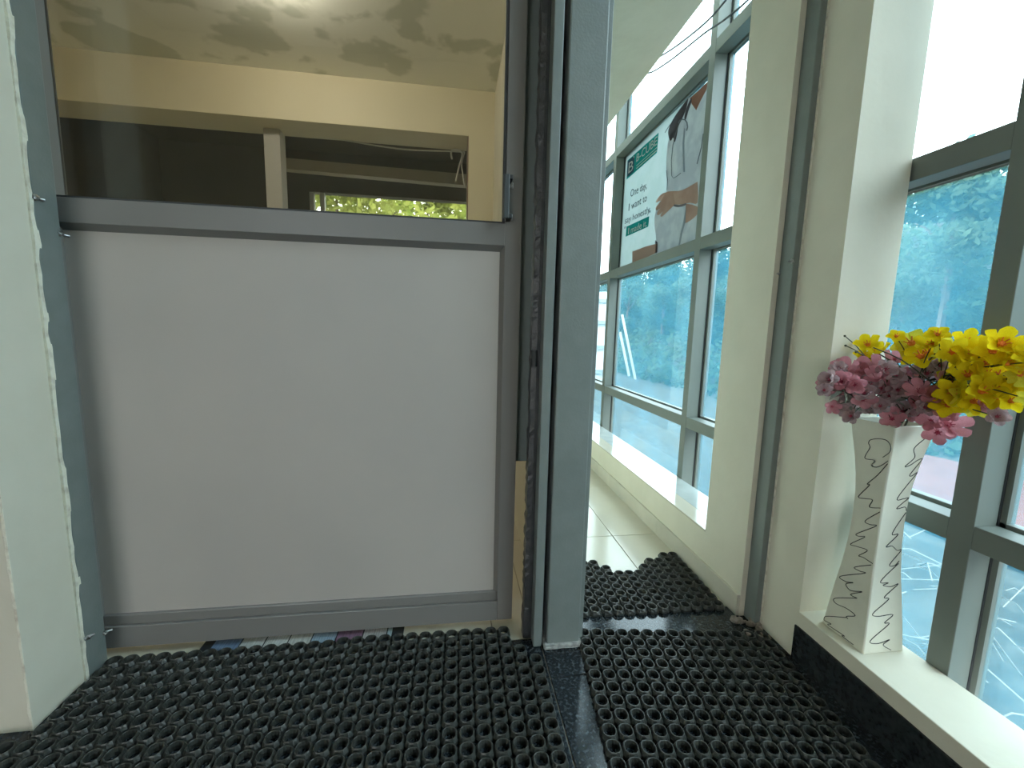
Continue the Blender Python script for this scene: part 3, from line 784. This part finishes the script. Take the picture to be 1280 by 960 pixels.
ptext("'", z1(90, 425), z1(94, 422), 6, 4, WHITE_T)
ptext("B-CUBE", z1(106, 428), z1(213, 336), 9.5, 4, WHITE_T)
pline('logo_rule', [(106, 448), (213, 352)], .6, 4, WHITE_T)
pline('logo_small_print', [(106, 462), (212, 368)], 1.0, 4, WHITE_T)
pwords("One day,", z1(74, 612), z1(160, 565), 9, 4, DARK_T)
pwords("I want to", z1(64, 684), z1(160, 630), 9, 4, DARK_T)
pwords("say honestly", z1(44, 752), z1(176, 690), 8, 4, DARK_T)
ptext('"', z1(42, 800), z1(50, 797), 8, 4, DARK_T)
ptext('"', z1(170, 718), z1(179, 714), 8, 4, DARK_T)
pwords("I made it.", z1(62, 806), z1(160, 762), 8, 4, WHITE_T)

# ---- cables drooping inside the corridor glass
for k, pl in enumerate(([(800, 98), (812, 80), (845, 58), (880, 30), (905, 3), (925, -25)], [(796, 93), (803, 91), (815, 90), (840, 74), (880, 42), (905, 25), (935, 0), (965, -25)])):
    cp = [onx(x, y, 1.05 + .012 * k) for x, y in pl]
    cp = [Vector((.968, cp[0].y + .12, cp[0].z + .03))] + [q for q in cp if q.y > 1.48] + [Vector((1.05 + .012 * k, 1.36, cp[-2].z - .01))]
    bm = bmesh.new(); tube_bm(bm, smooth_path(cp, 6), .0042, 6)
    tag(obj('cable', bm, M_WIRE), ('thin dark cable drooping across the corridor window, upper of two' if k == 0 else 'thin dark cable drooping across the corridor window, lower of two'), 'cable')
# ---- pale cable under the room soffit
bm = bmesh.new()
tube_bm(bm, smooth_path([ony(x, y, 3.66) for x, y in ((395, 171), (430, 175), (470, 182), (510, 187), (560, 189), (581, 190))], 6), .006, 6)
tube_bm(bm, smooth_path([ony(x, y, 3.66) for x, y in ((581, 190), (577, 205), (579, 220), (581, 234))], 6), .006, 6)
tube_bm(bm, smooth_path([ony(x, y, 3.65) for x, y in ((565, 199), (564, 190), (570, 187), (578, 192), (574, 208), (570, 226))], 6), .008, 6)
tag(obj('pale_cable', bm, M_WIREPALE), 'pale loose cable hanging under the soffit of the room opening', 'cable')

# ---- room lamp just above the view
lp = onz(322, -46, 2.66)
lamp = tag(empty('ceiling_lamp_offscreen', lp), 'round white ceiling lamp on the stained ceiling', 'lamp')
bm = bmesh.new(); bmesh.ops.create_cone(bm, cap_ends=True, segments=32, radius1=.07, radius2=.08, depth=.02, matrix=Matrix.Translation((0, 0, .03)))
obj('lamp_base', bm, M_WHITE, lamp)
bm = bmesh.new(); bmesh.ops.create_uvsphere(bm, u_segments=24, v_segments=12, radius=.06, matrix=Matrix.Translation((0, 0, -.02)))
bulb_m = bpy.data.materials.new('lamp_globe'); bulb_m.use_nodes = True
bb_ = bulb_m.node_tree.nodes['Principled BSDF']; bb_.inputs['Emission Color'].default_value = (1, .93, .80, 1); bb_.inputs['Emission Strength'].default_value = 150
obj('globe_offscreen', bm, bulb_m, lamp, True)

# ================================================================== OUTDOORS
def grid_surface(name, x0, x1, nx, y0, y1, ny, hf, m):
    bm = bmesh.new(); V = [[bm.verts.new((x0 + (x1 - x0) * i / nx, y0 + (y1 - y0) * j / ny, 0)) for j in range(ny + 1)] for i in range(nx + 1)]
    for r in V:
        for v in r: v.co.z = hf(v.co.x, v.co.y)
    for i in range(nx):
        for j in range(ny): bm.faces.new((V[i][j], V[i + 1][j], V[i + 1][j + 1], V[i][j + 1]))
    return obj(name, bm, m, None, True)
def gh(x, y): return -.6 + .03 * math.sin(x * 1.7 + y) + .03 * math.sin(y * 2.1)
def bank(x, y): return gh(x, y) + min(4.4, max(0, x - 6.2) * .80)
ground = struct(grid_surface('ground', 1.26, 30, 60, -14, 46, 100, bank, mat('bank_soil', (.032, .034, .028), .9, noise=9, col2=(.062, .064, .055), lo=.45, hi=.62, detail=10)), 'dry grassy ground rising outside the windows', 'ground')
struct(grid_surface('yard', -14, 1.26, 16, 6.3, 20, 16, lambda x, y: -.6, M_SOIL), 'yard behind the building', 'ground')
struct(grid_surface('yard_rear', -14, 1.26, 10, -14, -3.4, 10, lambda x, y: -.1, mat('pale_concrete', (.5, .49, .46), .8, noise=4, col2=(.44, .43, .40))), 'pale concrete apron outside the rear doorway', 'ground')
struct(grid_surface('red_paving', 3.75, 5.95, 10, -6, 4.5, 30, lambda x, y: gh(x, y) + .04, M_RED), 'strip of reddish paving before the trees', 'ground')
# dry stalks on the near ground
bm = bmesh.new(); rr = random.Random(5)
for k in range(330):
    x, y = rr.uniform(1.7, 3.5), rr.uniform(-1.0, 3.2); a = rr.uniform(0, 6.28); L = rr.uniform(.12, .45); z = gh(x, y)
    d = Vector((math.cos(a), math.sin(a), 0)); p = Vector((x, y, z + .01))
    tube_bm(bm, [p, p + d * L * .5 + Vector((0, 0, L * .28)), p + d * L + Vector((0, 0, L * .2))], .0032, 3)
s_ = obj('dry_stalks', bm, mat('straw', (.26, .25, .22), .8), ground); s_['kind'] = 'stuff'; s_['label'] = 'tangle of pale dry stalks below the window'

def tree(name, label, loc, H, R_, nleaf, m, seed, group, ls=.09, base=.25):
    r = random.Random(seed); root = tag(empty(name, loc), label, 'tree', group)
    tb = bmesh.new(); tube_bm(tb, smooth_path([(0, 0, -.15), (r.uniform(-.1, .1), r.uniform(-.1, .1), H * .4), (r.uniform(-.2, .2), r.uniform(-.2, .2), H * .8)], 4), .09, 6, .025)
    for k in range(4):
        a = r.uniform(0, 6.28); z = H * r.uniform(.25, .6)
        tube_bm(tb, [(0, 0, z), (math.cos(a) * R_ * .4, math.sin(a) * R_ * .4, z + H * .15), (math.cos(a) * R_ * .7, math.sin(a) * R_ * .7, z + H * .22)], .035, 5, .01)
    obj('trunk', tb, M_BARK, root)
    clumps = []
    for k in range(16):
        a, t = r.uniform(0, 6.28), r.random()
        zz = H * (base + (1 - base) * t * .92); rad = R_ * math.sin(math.pi * min(.98, .18 + .72 * t)) * r.uniform(.25, .8)
        clumps.append((Vector((math.cos(a) * rad, math.sin(a) * rad, zz)), R_ * r.uniform(.32, .55)))
    vs, fs = [], []
    for k in range(nleaf):
        c, cr = r.choice(clumps)
        d = Vector((r.gauss(0, 1), r.gauss(0, 1), r.gauss(0, 1))).normalized() * cr * (r.random() ** .4)
        p = c + Vector((d.x, d.y, d.z * .75))
        n = Vector((r.gauss(0, 1), r.gauss(0, 1), r.gauss(0, 1) + .8)).normalized()
        u = n.orthogonal().normalized(); u = Matrix.Rotation(r.uniform(0, 6.28), 3, n) @ u; v = n.cross(u)
        s = ls * r.uniform(.6, 1.3); i = len(vs)
        vs += [p - u * s, p + v * s * .45, p + u * s, p - v * s * .45]; fs.append((i, i + 1, i + 2, i + 3))
    me = bpy.data.meshes.new('foliage'); me.from_pydata([tuple(v) for v in vs], [], fs); me.materials.append(m)
    o = obj('foliage', me, None, root)
    return root
def copy_tree(src, loc, rot, sc, label=None):
    r = src.copy(); C.objects.link(r); r.location = loc; r.rotation_euler = (0, 0, rot); r.scale = (sc,) * 3
    for ch in src.children:
        c = ch.copy(); C.objects.link(c); c.parent = r
    return r
protos = [tree('bank_tree', '', (8, -3, -.2), 4.0, 1.45, 9000, M_LEAF, 31 + k, 'trees on the bank', .085, .06) for k in range(3)]
lab = 'dense green tree on the bank outside the tinted windows'
rt = random.Random(9)
for k in range(13):
    y = -3.2 + 3.0 * k; x = 7.7 + rt.uniform(-.15, .15)
    z = bank(x, y); sc = .79 + .02 * (k % 3)
    if k < 3: t = protos[k]; t.location = (x, y, z); t.scale = (sc,) * 3
    else: t = copy_tree(protos[k % 3], (x, y, z), rt.uniform(0, 6.28), sc)
    t['label'] = lab
# undergrowth that covers the bank
r = random.Random(77); vs, fs = [], []
for k in range(42000):
    x, y = 6.1 + 7.0 * r.random() ** 1.3, r.uniform(-8, 40)
    p = Vector((x, y, bank(x, y) + abs(r.gauss(0, .28)) + .02))
    n = Vector((r.gauss(-.5, .8), r.gauss(0, .8), r.gauss(.6, .6))).normalized()
    u = Matrix.Rotation(r.uniform(0, 6.28), 3, n) @ n.orthogonal().normalized(); v = n.cross(u); q = r.uniform(.06, .15); i = len(vs)
    vs += [p - u * q, p + v * q * .5, p + u * q, p - v * q * .5]; fs.append((i, i + 1, i + 2, i + 3))
me = bpy.data.meshes.new('undergrowth'); me.from_pydata([tuple(v) for v in vs], [], fs); me.materials.append(M_LEAF)
ug = obj('undergrowth', me, None, ground); ug['kind'] = 'stuff'; ug['label'] = 'leafy green undergrowth covering the bank'
lab2 = 'yellow green tree seen through the back room window'
yt = [tree('yard_tree', lab2, (-2.2, 9.0, -.6), 5.2, 1.6, 4200, M_LEAF2, 51, 'trees behind the room', .10, .25), tree('yard_tree', lab2, (.95, 9.3, -.6), 5.6, 1.5, 3000, M_LEAF2, 52, 'trees behind the room', .10, .25)]
copy_tree(yt[0], (-5.5, 9.6, -.6), 2.0, 1.0); copy_tree(yt[0], (-.55, 12.4, -.6), 1.0, 1.2)

# far white building at the end of the view
bd = tag(empty('far_building', (2.9, 12.3, -.6)), 'far white building with a row of window openings', 'building')
rel(box('wall', (1.0, 4.35, 11.5, 13.5, -.6, 2.05), mat('pale_render', (.78, .72, .68), .8)), bd)  # one even pale render colour, the building's own
for z in (-.25, .45, 1.15, 1.75):
    rel(box('floor_band', (1.0, 4.40, 11.42, 11.5, z, z + .10), mat('band_grey', (.34, .35, .34), .8)), bd)
for x in (1.3, 2.2, 3.1, 4.0):
    for z in (.0, .68, 1.35): rel(box('window', (x - .33, x - .02, 11.46, 11.5, z, z + .32), mat('dark_window', (.10, .12, .14), .2)), bd)
# leaning timber poles
for k, (b, t) in enumerate((((794, 474), (777.5, 393)), ((786, 468), (775, 415)))):
    d0 = ray(*b); p0 = CAM + d0 * ((13.0 + .2 * k) / d0.y); p0.z = max(p0.z, -.58)
    d1 = ray(*t); p1 = CAM + d1 * ((13.2 + .2 * k) / d1.y)
    bm = bmesh.new(); tube_bm(bm, [p0 - (p1 - p0) * .04, p1], .045, 8)
    tag(obj('timber_pole', bm, M_WOOD), 'long pale timber pole leaning before the trees, ' + ('longer of two' if k == 0 else 'shorter of two'), 'pole')
